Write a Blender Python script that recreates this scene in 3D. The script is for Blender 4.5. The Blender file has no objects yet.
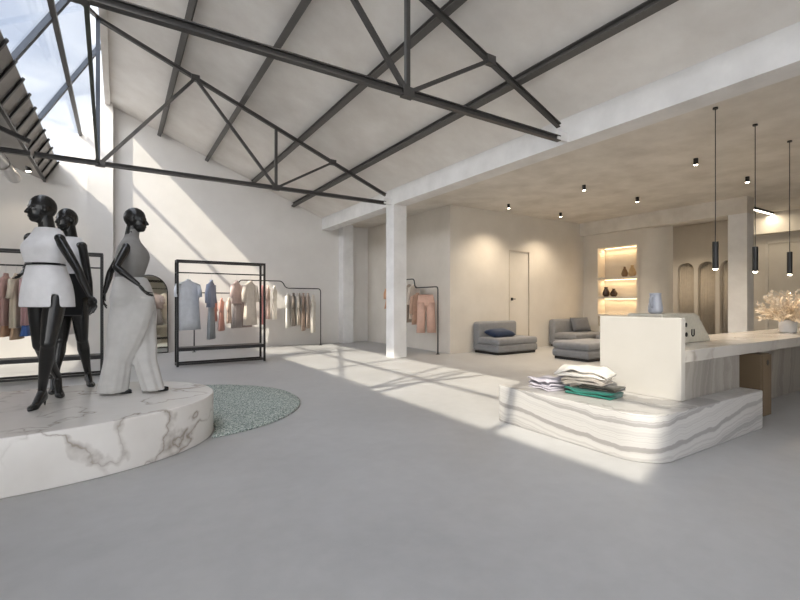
import bpy, bmesh, math, random
from mathutils import Vector, Matrix, noise as mnoise
random.seed(7)
scene = bpy.context.scene
COL = scene.collection
V = Vector
PI = math.pi

# ------------------------------------------------------------------ materials
def newmat(name):
    m = bpy.data.materials.new(name); m.use_nodes = True
    nt = m.node_tree
    return m, nt, nt.nodes['Principled BSDF']

def nd(nt, t, **kw):
    n = nt.nodes.new(t)
    for k, v in kw.items(): setattr(n, k, v)
    return n

def ramp(nt, fac, stops):
    r = nd(nt, 'ShaderNodeValToRGB')
    el = r.color_ramp.elements
    while len(el) < len(stops): el.new(0.5)
    for e, (p, c) in zip(el, stops):
        e.position = p; e.color = (*c, 1) if len(c) == 3 else c
    nt.links.new(fac, r.inputs[0])
    return r.outputs[0]

def noise_tex(nt, scale, detail=4, rough=.55, dist=0, vec=None):
    n = nd(nt, 'ShaderNodeTexNoise')
    n.inputs['Scale'].default_value = scale; n.inputs['Detail'].default_value = detail
    n.inputs['Roughness'].default_value = rough; n.inputs['Distortion'].default_value = dist
    if vec is None:
        tc = nd(nt, 'ShaderNodeTexCoord'); vec = tc.outputs['Object']
    nt.links.new(vec, n.inputs['Vector'])
    return n.outputs['Fac']

def bump(nt, b, h, strength=.2, dist=.01):
    k = nd(nt, 'ShaderNodeBump'); k.inputs['Strength'].default_value = strength; k.inputs['Distance'].default_value = dist
    nt.links.new(h, k.inputs['Height']); nt.links.new(k.outputs[0], b.inputs['Normal'])

def mottled(name, c1, c2, scale=2, rough=.6, detail=6, bs=.1, spec=.4, fine=40):
    m, nt, b = newmat(name)
    f = noise_tex(nt, scale, detail, .6)
    nt.links.new(ramp(nt, f, [(.3, c1), (.7, c2)]), b.inputs['Base Color'])
    b.inputs['Roughness'].default_value = rough
    b.inputs['Specular IOR Level'].default_value = spec
    if bs: bump(nt, b, noise_tex(nt, fine, 3), bs, .004)
    return m

def plain(name, c, rough=.5, metal=0, spec=.5, coat=0):
    m, nt, b = newmat(name)
    f = noise_tex(nt, 25, 3)
    d = tuple(min(1, x * 1.08) for x in c); e = tuple(x * .93 for x in c)
    nt.links.new(ramp(nt, f, [(.3, e), (.7, d)]), b.inputs['Base Color'])
    b.inputs['Roughness'].default_value = rough; b.inputs['Metallic'].default_value = metal
    b.inputs['Specular IOR Level'].default_value = spec; b.inputs['Coat Weight'].default_value = coat
    return m

def fabric(name, c, sheen=.2):
    m, nt, b = newmat(name)
    f = noise_tex(nt, 9, 4)
    d = tuple(min(1, x * 1.06) for x in c); e = tuple(x * .92 for x in c)
    nt.links.new(ramp(nt, f, [(.3, e), (.7, d)]), b.inputs['Base Color'])
    b.inputs['Roughness'].default_value = .9; b.inputs['Specular IOR Level'].default_value = .15
    b.inputs['Sheen Weight'].default_value = sheen
    bump(nt, b, noise_tex(nt, 220, 2), .15, .002)
    return m

def emis(name, c, s):
    m, nt, b = newmat(name)
    b.inputs['Base Color'].default_value = (*c, 1)
    b.inputs['Emission Color'].default_value = (*c, 1); b.inputs['Emission Strength'].default_value = s
    return m

def floor_mat():
    m, nt, b = newmat('polished_concrete')
    f1 = noise_tex(nt, .8, 7, .62, .4); f2 = noise_tex(nt, 7, 5, .6)
    mx = nd(nt, 'ShaderNodeMath', operation='MULTIPLY_ADD'); mx.inputs[1].default_value = .35
    nt.links.new(f2, mx.inputs[0]); nt.links.new(f1, mx.inputs[2])
    nt.links.new(ramp(nt, mx.outputs[0], [(.4, (.37, .365, .36)), (.95, (.485, .48, .475))]), b.inputs['Base Color'])
    r = nd(nt, 'ShaderNodeMapRange'); r.inputs['To Min'].default_value = .3; r.inputs['To Max'].default_value = .55
    nt.links.new(f1, r.inputs[0]); nt.links.new(r.outputs[0], b.inputs['Roughness'])
    b.inputs['Specular IOR Level'].default_value = .4
    bump(nt, b, f2, .04, .004)
    return m

def marble_mat(name, base, base2, vein, vscale=1.1, width=.03, rough=.25):
    m, nt, b = newmat(name)
    tc = nd(nt, 'ShaderNodeTexCoord')
    # domain warp
    w = nd(nt, 'ShaderNodeTexNoise'); w.inputs['Scale'].default_value = 1.6; w.inputs['Detail'].default_value = 5
    nt.links.new(tc.outputs['Object'], w.inputs['Vector'])
    va = nd(nt, 'ShaderNodeVectorMath', operation='MULTIPLY_ADD'); va.inputs[1].default_value = (.9, .9, .9)
    nt.links.new(w.outputs['Color'], va.inputs[0]); nt.links.new(tc.outputs['Object'], va.inputs[2])
    n1 = noise_tex(nt, vscale, 3, .5, 0, va.outputs[0])
    s = nd(nt, 'ShaderNodeMath', operation='SUBTRACT'); s.inputs[1].default_value = .5; nt.links.new(n1, s.inputs[0])
    a = nd(nt, 'ShaderNodeMath', operation='ABSOLUTE'); nt.links.new(s.outputs[0], a.inputs[0])
    vm = ramp(nt, a.outputs[0], [(0, (1, 1, 1)), (width * .4, (.55, .55, .55)), (width * 1.8, (0, 0, 0))])
    pm = ramp(nt, noise_tex(nt, 1.4, 3), [(.42, (0, 0, 0)), (.62, (1, 1, 1))])   # veins come and go
    mm = nd(nt, 'ShaderNodeMath', operation='MULTIPLY'); nt.links.new(vm, mm.inputs[0]); nt.links.new(pm, mm.inputs[1])
    cloud = ramp(nt, noise_tex(nt, 1.7, 6), [(.35, base), (.7, base2)])
    mix = nd(nt, 'ShaderNodeMixRGB'); nt.links.new(mm.outputs[0], mix.inputs[0]); nt.links.new(cloud, mix.inputs[1])
    mix.inputs[2].default_value = (*vein, 1)
    nt.links.new(mix.outputs[0], b.inputs['Base Color']); b.inputs['Roughness'].default_value = rough
    return m

def banded_mat(name, scale, rot, stops, rough=.3, warp=.5):
    """layered stone: bands across one axis, bent by noise"""
    m, nt, b = newmat(name)
    tc = nd(nt, 'ShaderNodeTexCoord')
    mp = nd(nt, 'ShaderNodeMapping'); mp.inputs['Rotation'].default_value = rot
    nt.links.new(tc.outputs['Object'], mp.inputs['Vector'])
    sp = nd(nt, 'ShaderNodeSeparateXYZ'); nt.links.new(mp.outputs[0], sp.inputs[0])
    n = noise_tex(nt, 1.6, 5, .55, .3)
    k = nd(nt, 'ShaderNodeMath', operation='MULTIPLY_ADD'); k.inputs[1].default_value = warp
    nt.links.new(n, k.inputs[0]); nt.links.new(sp.outputs[2], k.inputs[2])
    k2 = nd(nt, 'ShaderNodeMath', operation='MULTIPLY'); k2.inputs[1].default_value = scale; nt.links.new(k.outputs[0], k2.inputs[0])
    cmb = nd(nt, 'ShaderNodeCombineXYZ'); nt.links.new(k2.outputs[0], cmb.inputs[2])
    n2 = noise_tex(nt, 1.0, 6, .65, 0, cmb.outputs[0])
    col = ramp(nt, n2, stops)
    nt.links.new(col, b.inputs['Base Color']); b.inputs['Roughness'].default_value = rough
    return m

M = {}
M['floor'] = floor_mat()
M['wall'] = mottled('white_plaster', (.66, .635, .605), (.72, .695, .665), 1.3, .85, bs=.08)
M['wallwarm'] = mottled('warm_plaster', (.60, .555, .49), (.68, .635, .57), 1.1, .85, bs=.08)
M['ceil'] = mottled('concrete_ceiling', (.70, .66, .615), (.84, .81, .77), 1.3, .9, bs=.15, fine=14)
M['slab'] = mottled('concrete_soffit', (.57, .53, .475), (.74, .70, .645), 1.7, .9, bs=.15, fine=12)
M['white'] = mottled('white_concrete', (.66, .65, .64), (.78, .77, .76), 2.2, .8, bs=.1, fine=18)
M['steel'] = plain('dark_steel', (.06, .056, .053), .45, .2)
M['purlin'] = plain('grey_steel', (.10, .094, .088), .5, .2)
M['steelblue'] = plain('painted_glazing_bar', (.045, .055, .075), .4, .2)
M['black'] = plain('black_metal', (.02, .019, .019), .4, .3)
M['gloss'] = plain('gloss_black', (.010, .0095, .009), .27, 0, .45)
M['shoe'] = plain('black_patent', (.008, .008, .009), .3)
M['silver'] = plain('brushed_silver', (.55, .55, .56), .35, .9)
M['corr'] = plain('grey_sheet', (.33, .31, .29), .6, .1)
M['marble'] = marble_mat('white_marble', (.74, .71, .67), (.66, .625, .58), (.31, .265, .225), 1.35, .014)
M['marble2'] = banded_mat('streaked_marble', 2.2, (0, math.radians(80), 0), [(.3, (.11, .098, .082)), (.42, (.20, .18, .155)), (.50, (.31, .285, .255)), (.60, (.18, .162, .14))], .3, .5)
M['countertop'] = marble_mat('pale_marble_top', (.55, .515, .47), (.48, .445, .40), (.30, .265, .235), 1.5, .03, .2)
M['onyx'] = banded_mat('banded_stone', 9.5, (math.radians(-4), math.radians(7), 0), [(.36, (.22, .21, .20)), (.43, (.29, .275, .265)), (.475, (.41, .395, .38)), (.525, (.46, .445, .425)), (.56, (.28, .268, .258)), (.60, (.27, .258, .248)), (.65, (.43, .415, .40))], .32, .16)
M['panel'] = mottled('cream_laminate', (.40, .38, .35), (.425, .405, .375), 2, .45, bs=0)
M['oak'] = banded_mat('oak_veneer', 5, (0, math.radians(90), 0), [(.3, (.105, .072, .042)), (.6, (.15, .105, .062)), (.8, (.125, .085, .05))], .5, .06)
M['sofa'] = fabric('grey_upholstery', (.222, .225, .235))
M['sofaD'] = fabric('charcoal_cushion', (.14, .145, .16))
M['navy'] = fabric('navy_cushion', (.014, .026, .06))
M['curtain'] = fabric('linen_curtain', (.56, .50, .42))
M['plant'] = fabric('dried_foliage', (.74, .63, .49), .1)
M['pot'] = mottled('white_ceramic', (.60, .58, .56), (.66, .64, .62), 6, .35, bs=0)
M['jug'] = plain('pale_blue_ceramic', (.36, .37, .41), .3)
M['register'] = plain('cream_plastic', (.50, .465, .385), .4)
M['vaseA'] = plain('brown_glaze', (.20, .12, .06), .3)
M['vaseB'] = plain('sand_glaze', (.50, .36, .20), .4)
M['vaseC'] = plain('dark_glaze', (.05, .028, .02), .25)
M['lamp_on'] = emis('lamp_glow', (1, .86, .66), 25)
M['strip_on'] = emis('strip_glow', (1, .78, .5), 3.5)
M['bar_on'] = emis('bar_glow', (1, .92, .8), 9)

def mirror_mat():
    m, nt, b = newmat('mirror_glass')
    f = noise_tex(nt, 3, 2)
    nt.links.new(ramp(nt, f, [(.3, (.70, .74, .70)), (.7, (.74, .78, .74))]), b.inputs['Base Color'])
    b.inputs['Metallic'].default_value = 1; b.inputs['Roughness'].default_value = .04
    return m
M['mirror'] = mirror_mat()

def glass_mat():
    m, nt, b = newmat('clear_glass')
    out = nt.nodes['Material Output']
    tr = nd(nt, 'ShaderNodeBsdfTransparent'); tr.inputs[0].default_value = (.96, .975, .975, 1)
    gl = nd(nt, 'ShaderNodeBsdfGlossy'); gl.inputs['Roughness'].default_value = .03
    lw = nd(nt, 'ShaderNodeLayerWeight'); lw.inputs[0].default_value = .12
    mx = nd(nt, 'ShaderNodeMixShader')
    mu = nd(nt, 'ShaderNodeMath', operation='MULTIPLY'); mu.inputs[1].default_value = .5
    nt.links.new(lw.outputs['Fresnel'], mu.inputs[0]); nt.links.new(mu.outputs[0], mx.inputs[0])
    nt.links.new(tr.outputs[0], mx.inputs[1]); nt.links.new(gl.outputs[0], mx.inputs[2])
    nt.links.new(mx.outputs[0], out.inputs[0])
    return m
M['glass'] = glass_mat()

def rug_mat():
    m, nt, b = newmat('speckled_green_wool')
    f = noise_tex(nt, 55, 3, .8)
    nt.links.new(ramp(nt, f, [(.36, (.09, .11, .10)), (.46, (.27, .32, .29)), (.54, (.43, .475, .435)), (.62, (.72, .73, .67))]), b.inputs['Base Color'])
    b.inputs['Roughness'].default_value = 1; b.inputs['Specular IOR Level'].default_value = .1
    bump(nt, b, noise_tex(nt, 70, 3), .8, .02)
    return m
M['rug'] = rug_mat()

# ------------------------------------------------------------------ mesh helpers
class MB:
    def __init__(s): s.bm = bmesh.new()
    def box(s, a, b, bev=0):
        c = [(x + y) / 2 for x, y in zip(a, b)]; d = [abs(y - x) for x, y in zip(a, b)]
        r = bmesh.ops.create_cube(s.bm, size=1, matrix=Matrix.Translation(c) @ Matrix.Diagonal((*d, 1)))
        if bev:
            es = list({e for v in r['verts'] for e in v.link_edges})
            bmesh.ops.bevel(s.bm, geom=es, offset=bev, segments=2, profile=.5, affect='EDGES')
        return s
    def bar(s, p, q, w, h=None, up=(0, 0, 1)):
        """rectangular bar from p to q"""
        p, q = V(p), V(q); h = h or w; d = (q - p); L = d.length; d.normalize()
        u = V(up)
        if abs(d.dot(u)) > .95: u = V((1, 0, 0))
        x = d.cross(u).normalized(); y = x.cross(d).normalized()
        mat = Matrix((x, y, d)).transposed().to_4x4(); mat.translation = (p + q) / 2
        bmesh.ops.create_cube(s.bm, size=1, matrix=mat @ Matrix.Diagonal((w, h, L, 1)))
        return s
    def ibeam(s, p, q, w, h, t=.012, up=(0, 0, 1)):
        p, q = V(p), V(q); d = (q - p).normalized(); u = V(up); x = d.cross(u).normalized(); y = x.cross(d).normalized()
        s.bar(p + y * (h / 2 - t / 2), q + y * (h / 2 - t / 2), w, t, up); s.bar(p - y * (h / 2 - t / 2), q - y * (h / 2 - t / 2), w, t, up)
        s.bar(p, q, t, h - 2 * t, up); return s
    def cyl(s, p, q, r1, r2=None, n=16, caps=True):
        p, q = V(p), V(q); r2 = r1 if r2 is None else r2; d = q - p
        mat = d.to_track_quat('Z', 'Y').to_matrix().to_4x4(); mat.translation = (p + q) / 2
        bmesh.ops.create_cone(s.bm, cap_ends=caps, segments=n, radius1=r1, radius2=r2, depth=d.length, matrix=mat)
        return s
    def tube(s, pts, r, n=8, radii=None):
        pts = [V(p) for p in pts]; rings = []
        N = len(pts); prev = None
        for i, p in enumerate(pts):
            d = (pts[min(i + 1, N - 1)] - pts[max(i - 1, 0)]).normalized()
            if prev is None:
                x = d.orthogonal().normalized()
            else:
                x = (prev - d * prev.dot(d)).normalized()
            prev = x; y = d.cross(x)
            rr = radii[i] if radii else r
            rings.append([s.bm.verts.new(p + (x * math.cos(2 * PI * k / n) + y * math.sin(2 * PI * k / n)) * rr) for k in range(n)])
        s.skin(rings); return s
    def skin(s, rings, cap=True, closed=True, skip=None):
        n = len(rings[0])
        for j, (a, b) in enumerate(zip(rings, rings[1:])):
            for k in range(n if closed else n - 1):
                if skip and skip(j, k): continue
                try: s.bm.faces.new((a[k], a[(k + 1) % n], b[(k + 1) % n], b[k]))
                except ValueError: pass
        if cap:
            s.bm.faces.new(list(reversed(rings[0]))); s.bm.faces.new(rings[-1])
        return s
    def loft(s, secs, n=28, e=2.2, cap=True, fold=None, skip=None):
        """secs: (centre, axis x, axis y, a, b); superellipse sections"""
        rings = []
        for j, (c, x, y, a, b) in enumerate(secs):
            c, x, y = V(c), V(x), V(y); ring = []
            for k in range(n):
                t = 2 * PI * k / n; ct, st = math.cos(t), math.sin(t)
                f = 1 + (fold(j, t) if fold else 0)
                px = math.copysign(abs(ct) ** (2 / e), ct) * a * f; py = math.copysign(abs(st) ** (2 / e), st) * b * f
                ring.append(s.bm.verts.new(c + x * px + y * py))
            rings.append(ring)
        s.skin(rings, cap, True, skip); return s
    def ell(s, c, r, x=(1, 0, 0), z=(0, 0, 1), n=16):
        x, z = V(x).normalized(), V(z).normalized(); y = z.cross(x).normalized(); x = y.cross(z)
        mat = Matrix((x, y, z)).transposed().to_4x4(); mat.translation = V(c)
        bmesh.ops.create_uvsphere(s.bm, u_segments=n, v_segments=max(8, n // 2 + 2), radius=1, matrix=mat @ Matrix.Diagonal((*r, 1)))
        return s
    def cap(s, p, q, r1, r2, n=14):
        """tapered capsule"""
        s.cyl(p, q, r1, r2, n); s.ell(p, (r1,) * 3, n=n); s.ell(q, (r2,) * 3, n=n); return s
    def lathe(s, prof, c=(0, 0, 0), n=28, sx=1, sy=1):
        c = V(c); rings = [[s.bm.verts.new(c + V((r * sx * math.cos(2 * PI * k / n), r * sy * math.sin(2 * PI * k / n), z))) for k in range(n)] for r, z in prof]
        s.skin(rings, True); return s
    def prism(s, poly, o, u, v, w):
        """2D polygon in plane (o; u, v) extruded by vector w"""
        o, u, v, w = V(o), V(u), V(v), V(w)
        a = [s.bm.verts.new(o + u * p + v * q) for p, q in poly]; b = [s.bm.verts.new(x.co + w) for x in a]
        n = len(a)
        s.bm.faces.new(a); s.bm.faces.new(list(reversed(b)))
        for i in range(n): s.bm.faces.new((a[i], b[i], b[(i + 1) % n], a[(i + 1) % n]))
        return s
    def build(s, name, mat, parent=None, smooth=False, bevel=0, subd=0, solid=0):
        bm = s.bm
        bmesh.ops.recalc_face_normals(bm, faces=bm.faces[:])
        me = bpy.data.meshes.new(name); bm.to_mesh(me); bm.free()
        if smooth:
            me.polygons.foreach_set('use_smooth', [True] * len(me.polygons))
        me.materials.append(mat)
        o = bpy.data.objects.new(name, me); COL.objects.link(o)
        if solid:
            k = o.modifiers.new('s', 'SOLIDIFY'); k.thickness = solid; k.offset = 1
        if bevel:
            k = o.modifiers.new('b', 'BEVEL'); k.width = bevel; k.segments = 3; k.limit_method = 'ANGLE'
        if subd:
            k = o.modifiers.new('d', 'SUBSURF'); k.levels = subd; k.render_levels = subd
        if parent is not None:
            o.parent = parent
            o.matrix_parent_inverse = Matrix.Identity(4)
            if parent.parent is None or True:
                pass
        return o

def tag(o, label=None, cat=None, group=None, kind=None):
    if label: o['label'] = label
    if cat: o['category'] = cat
    if group: o['group'] = group
    if kind: o['kind'] = kind
    return o
def thing(name, label, cat, loc=(0, 0, 0), rz=0, group=None):
    o = bpy.data.objects.new(name, None); COL.objects.link(o); o.empty_display_size = .1
    o.location = loc; o.rotation_euler = (0, 0, rz)
    return tag(o, label, cat, group)
def struct(o): o['kind'] = 'structure'; return o
def dup(root, loc, label, rz=None, group=None):
    r = root.copy(); COL.objects.link(r); r.location = loc; r['label'] = label
    if rz is not None: r.rotation_euler = (0, 0, rz)
    if group: r['group'] = group
    for ch in list(root.children):
        c = ch.copy(); COL.objects.link(c); c.parent = r
        for g in list(ch.children):
            d = g.copy(); COL.objects.link(d); d.parent = c
    return r

# ------------------------------------------------------------------ key dimensions
BX0, BX1 = 5.41, 5.76        # concrete beam and column, across the hall
ZB = 3.57                    # underside of that beam
ZC = 3.75                    # lounge ceiling
YB = 13.1                    # back wall
YF = -2.6                    # front wall behind the viewer; its glazing is added for daylight
XL = -7.9
PX = 6.4                     # saw-tooth bay width
RX, RZ = -.25, 6.2           # ridge
GX, GZ = -1.19, 4.56         # foot of the sloping skylight
VX, VZ = -1.45, 4.12         # valley
def roofz(x): return RZ - .4 * (x - RX)

# ------------------------------------------------------------------ setting
struct(MB().box((XL - .3, YF - .6, -.2), (15.9, YB + .4, 0)).build('floor', M['floor']))
# back wall with the saw-tooth gable above it
struct(MB().prism([(XL - .3, 0), (15.9, 0), (15.9, 4.2), (BX1, 4.2), (BX1, roofz(BX1)), (RX, RZ + .03), (GX, GZ), (VX, VZ), (RX - PX, RZ + .03), (GX - PX, GZ), (VX - PX, VZ), (XL - .3, VZ)],
       (0, YB, 0), (1, 0, 0), (0, 0, 1), (0, .3, 0)).build('wall_back', M['wall']))
# pilasters on the back wall
p1 = MB().prism([(-.62, 0), (-.10, 0), (-.10, roofz(-.10) - .01), (RX - .02, RZ - .08), (-.62, 5.48)], (0, YB - .22, 0), (1, 0, 0), (0, 0, 1), (0, .219, 0)).build('pilaster', M['wall'])
tag(p1, 'wide white pilaster on the back wall behind the right mannequin', 'pilaster')
p2 = MB().box((5.98, YB - .35, 0), (6.33, YB - .001, ZC - .001)).build('pilaster', M['white'])
tag(p2, 'pale pilaster on the back wall right of the stepped pipe rail', 'pilaster')
# right-hand roof slope
struct(MB().prism([(RX, RZ), (BX1, roofz(BX1)), (BX1, roofz(BX1) + .15), (RX, RZ + .15)], (0, YF, 0), (1, 0, 0), (0, 0, 1), (0, YB + .3 - YF, 0)).build('ceiling', M['ceil']))
# flat lounge ceiling
struct(MB().box((BX1 - .02, YF, ZC), (15.9, YB + .3, ZC + .3)).build('ceiling', M['slab']))
# next bay's roof on the left
struct(MB().prism([(VX, VZ), (RX - PX, RZ), (RX - PX, RZ + .15), (VX, VZ + .1)], (0, YF, 0), (1, 0, 0), (0, 0, 1), (0, YB + .3 - YF, 0)).build('ceiling', M['corr']))
# closed part of the slope beyond the end of the skylight
struct(MB().prism([(RX, RZ), (RX, RZ + .12), (GX - .1, GZ), (GX, GZ)], (0, YF, 0), (1, 0, 0), (0, 0, 1), (0, -.6 - YF, 0)).build('ceiling', M['ceil']))
struct(MB().prism([(GX - PX, GZ), (VX - PX - .1, VZ), (VX - PX - .15, VZ + .05), (GX - PX - .05, GZ + .05)], (0, YF, 0), (1, 0, 0), (0, 0, 1), (0, YB + .3 - YF, 0)).build('ceiling', M['corr']))
struct(MB().prism([(RX - PX, RZ), (RX - PX, RZ + .12), (GX - PX - .1, GZ), (GX - PX, GZ)], (0, YF, 0), (1, 0, 0), (0, 0, 1), (0, 7.0 - YF, 0)).build('ceiling', M['ceil']))  # left bay slope closed this far, out of view, to limit its light
# walls
struct(MB().box((XL - .3, YF - .3, 0), (XL, YB + .3, VZ + .05)).build('wall_left', M['wall']))
struct(MB().prism([(XL - .3, 3.5), (15.9, 3.5), (15.9, 4.2), (BX1, 4.2), (RX, RZ + .1), (GX, GZ), (VX, VZ), (RX - PX, RZ), (GX - PX, GZ), (VX - PX, VZ), (XL - .3, VZ)], (0, YF - .3, 0), (1, 0, 0), (0, 0, 1), (0, .3, 0)).build('wall_front', M['wall']))
w = MB()
for x0, x1 in ((XL - .3, XL + .2), (-1.6, -1.3), (3.9, 15.9)): w.box((x0, YF - .3, 0), (x1, YF, 3.5))  # unseen front piers; right stretch made solid to cut light on the bench
struct(w.build('wall_front', M['wall']))
wf = struct(MB().box((XL, YF - .18, .06), (3.9, YF - .16, 3.5)).build('window_added', M['glass']))  # unseen glazing, added behind the viewer to bring in daylight
f = MB()
for x in [-5.5, -4, -2.6, 0, 1.3, 2.6]: f.box((x - .03, YF - .2, 0), (x + .03, YF - .12, 3.5))
f.box((XL, YF - .2, 0), (3.9, YF - .12, .08))
f.build('window_added_frame', M['steel'], wf)

# concrete beam and columns
tag(MB().box((BX0, YF, ZB), (BX1, YB, roofz(BX0) + .03)).build('concrete_beam', M['white']), 'long pale concrete beam along the edge of the sloping roof', 'beam')
tag(MB().box((BX0, 8.79, 0), (BX1, 9.14, ZB)).build('concrete_column', M['white']), 'square white column under the long roof beam', 'column')

# roof purlins
xs = [.92, 2.06, 3.26, 4.48]
pl = ['the ridge', 'second below the ridge', 'third below the ridge', 'lowest, just above the concrete beam']
for i, x in enumerate(xs):
    o = MB().ibeam((0, YF, 0), (0, YB - .01, 0), .09, .12, .016).build('roof_purlin', M['purlin'])
    o.location = (x, 0, roofz(x) - .07); o.rotation_euler = (0, math.atan(.4), 0)
    lab = ['dark steel purlin under the sloping roof, nearest the ridge', 'dark steel purlin under the sloping roof, second from the ridge',
           'dark steel purlin under the sloping roof, third from the ridge', 'dark steel purlin under the sloping roof, lowest, just above the concrete beam'][i]
    tag(o, lab, 'purlin', 'steel roof purlins')
tag(MB().box((RX - .02, YF, RZ - .12), (RX + .09, YB, RZ - .01)).build('ridge_beam', M['ceil']), 'pale ridge member where the skylight meets the sloping roof', 'beam')

# roof trusses
def truss(y, label):
    t = thing('roof_truss', label, 'truss', (RX, y, 3.6), 0, 'steel roof trusses')
    def P(x, z): return (x - RX, 0, z - 3.6)
    def top(x): return roofz(x) - .215
    MB().ibeam(P(-1.1, 3.6), P(5.25, 3.6), .07, .075, .012).build('bottom_chord', M['steel'], t)
    MB().ibeam(P(RX - .05, top(RX - .05)), P(5.25, top(5.25)), .06, .065, .012).build('top_chord', M['steel'], t)
    MB().box((5.2 - RX, -.025, -.02), (BX0 - RX, .025, .1)).build('bearing_bracket', M['white'], t)
    MB().bar(P(-.28, 3.6), P(-.28, top(RX)), .06, .06).build('post', M['steelblue'], t)
    MB().bar(P(2.69, 3.6), P(2.69, top(2.69)), .05, .05).build('post', M['steel'], t)
    MB().bar(P(RX, 3.6), P(1.2, top(1.2)), .05, .05).build('diagonal', M['steel'], t)
    MB().bar(P(1.2, top(1.2)), P(2.69, 3.6), .05, .05).build('diagonal', M['steel'], t)
    MB().bar(P(2.69, 3.6), P(3.92, top(3.92)), .045, .045).build('diagonal', M['steel'], t)
    for x, z in ((RX, 3.6), (2.69, 3.6), (1.2, top(1.2)), (3.92, top(3.92))):
        g = MB()
        g.box((x - RX - .07, -.042, z - 3.6 - .05), (x - RX + .07, .042, z - 3.6 + .055))
        g.build('gusset_plate', M['steel'], t)
    return t
tA = truss(8.9, 'far dark steel roof truss ending above the white column')
truss(4.09, 'near dark steel roof truss crossing the top of the view')
tL = dup(tA, (RX - PX, 8.9, 3.6), 'dark steel roof truss of the left bay, at the left edge of view')
for c in list(tL.children):
    if c.name.startswith('bearing_bracket'): bpy.data.objects.remove(c)
tag(MB().bar((-.205, 4.14, 3.60), (-.285, 8.84, 3.62), .035, .035).build('tie_rod', plain('olive_steel', (.05, .06, .045), .5, .2)), 'thin dark green tie bar running between the two roof trusses', 'tie bar')

# skylight
sky = struct(MB().prism([(RX - .03, RZ + .01), (GX - .03, GZ), (GX - .042, GZ + .006), (RX - .042, RZ + .016)], (0, -.6, 0), (1, 0, 0), (0, 0, 1), (0, YB + .6, 0)).build('window_1', M['glass']))
struct(MB().prism([(RX - PX - .03, RZ + .01), (GX - PX - .03, GZ), (GX - PX - .042, GZ + .006), (RX - PX - .042, RZ + .016)], (0, 7.0, 0), (1, 0, 0), (0, 0, 1), (0, YB - 7.0, 0)).build('window_3', M['glass']))
def SK(t, y, off=0):     # t=0 ridge, 1 foot
    nx, nz = -.868, .497
    return (RX + (GX - RX) * t + nx * off, y, RZ + (GZ - RZ) * t + nz * off)
for y in (1.0, 3.3, 5.6, 7.9, 10.25):
    MB().bar(SK(0, y, .03), SK(1, y, .03), .07, .09, (0, 1, 0)).build('glazing_bar', M['steelblue'], sky)
MB().bar(SK(0, -.58, .0), SK(1, -.58, .0), .1, .1, (0, 1, 0)).build('glazing_bar', M['steelblue'], sky)
MB().bar(SK(.54, -.6, .0), SK(.54, YB, .0), .07, .07).build('glazing_rail', M['steel'], sky)
br = MB().bar(SK(.02, 9.25, -.06), SK(1, 4.6, -.06), .05, .05).build('wind_brace', M['steel'], sky)

# ribbed sheet below the skylight
t = thing('ribbed_upstand', 'grey ribbed metal strip along the foot of the skylight', 'cladding', (0, 0, 0))
MB().prism([(GX, GZ), (VX, VZ), (VX - .05, VZ + .03), (GX - .05, GZ + .03)], (0, YF, 0), (1, 0, 0), (0, 0, 1), (0, YB - YF, 0)).build('sheet', M['corr'], t)
y = YB - .12
while y > 2.5:
    MB().bar((GX + .03, y, GZ + .005), (VX + .03, y, VZ - .01), .03, .055, (0, 1, 0)).build('rib', M['black'], t)
    y -= .57
MB().bar((VX + .02, YF, VZ - .02), (VX + .02, YB, VZ - .02), .05, .05).build('gutter_trim', M['black'], t)
# duct and rail over the left bay
t = thing('ventilation_duct', 'round silver duct under the left bay roof', 'duct', (-1.86, 0, 3.93))
MB().tube([(0, YF + .1, .0), (0, 4, 0), (0, 12.3, 0)], .12, 20).build('pipe', M['silver'], t, True)
for yy in (5.2, 6.7, 8.2, 9.7, 11.1): MB().cyl((0, yy, 0), (0, yy + .05, 0), .13, None, 20).build('collar', M['corr'], t)

# lounge: walls
struct(MB().box((7.04, 8.95, 0), (7.24, YB, ZC)).build('wall_side', M['wallwarm']))
aw = MB().box((7.04, 8.75, 0), (9.12, 8.95, ZC)).box((9.12, 8.75, 2.73), (9.92, 8.95, ZC)).box((9.92, 8.75, 0), (15.9, 8.95, ZC)).build('wall_alcove', M['wallwarm'])
struct(aw)
d = struct(MB().box((9.135, 8.765, .01), (9.905, 8.81, 2.715)).build('door_1', M['wallwarm']))
MB().box((9.2, 8.70, 1.34), (9.24, 8.765, 1.42), .006).box((9.2, 8.69, 1.37), (9.32, 8.715, 1.395), .005).build('door_handle', M['black'], d)
b_ = MB()
b_.box((9.115, 8.735, 0), (9.135, 8.755, 2.73)).box((9.905, 8.735, 0), (9.925, 8.755, 2.73)).box((9.115, 8.735, 2.71), (9.925, 8.755, 2.735))
b_.build('door_frame', mottled('pale_door_trim', (.5, .44, .36), (.56, .5, .42), 2, .7), d)
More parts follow.
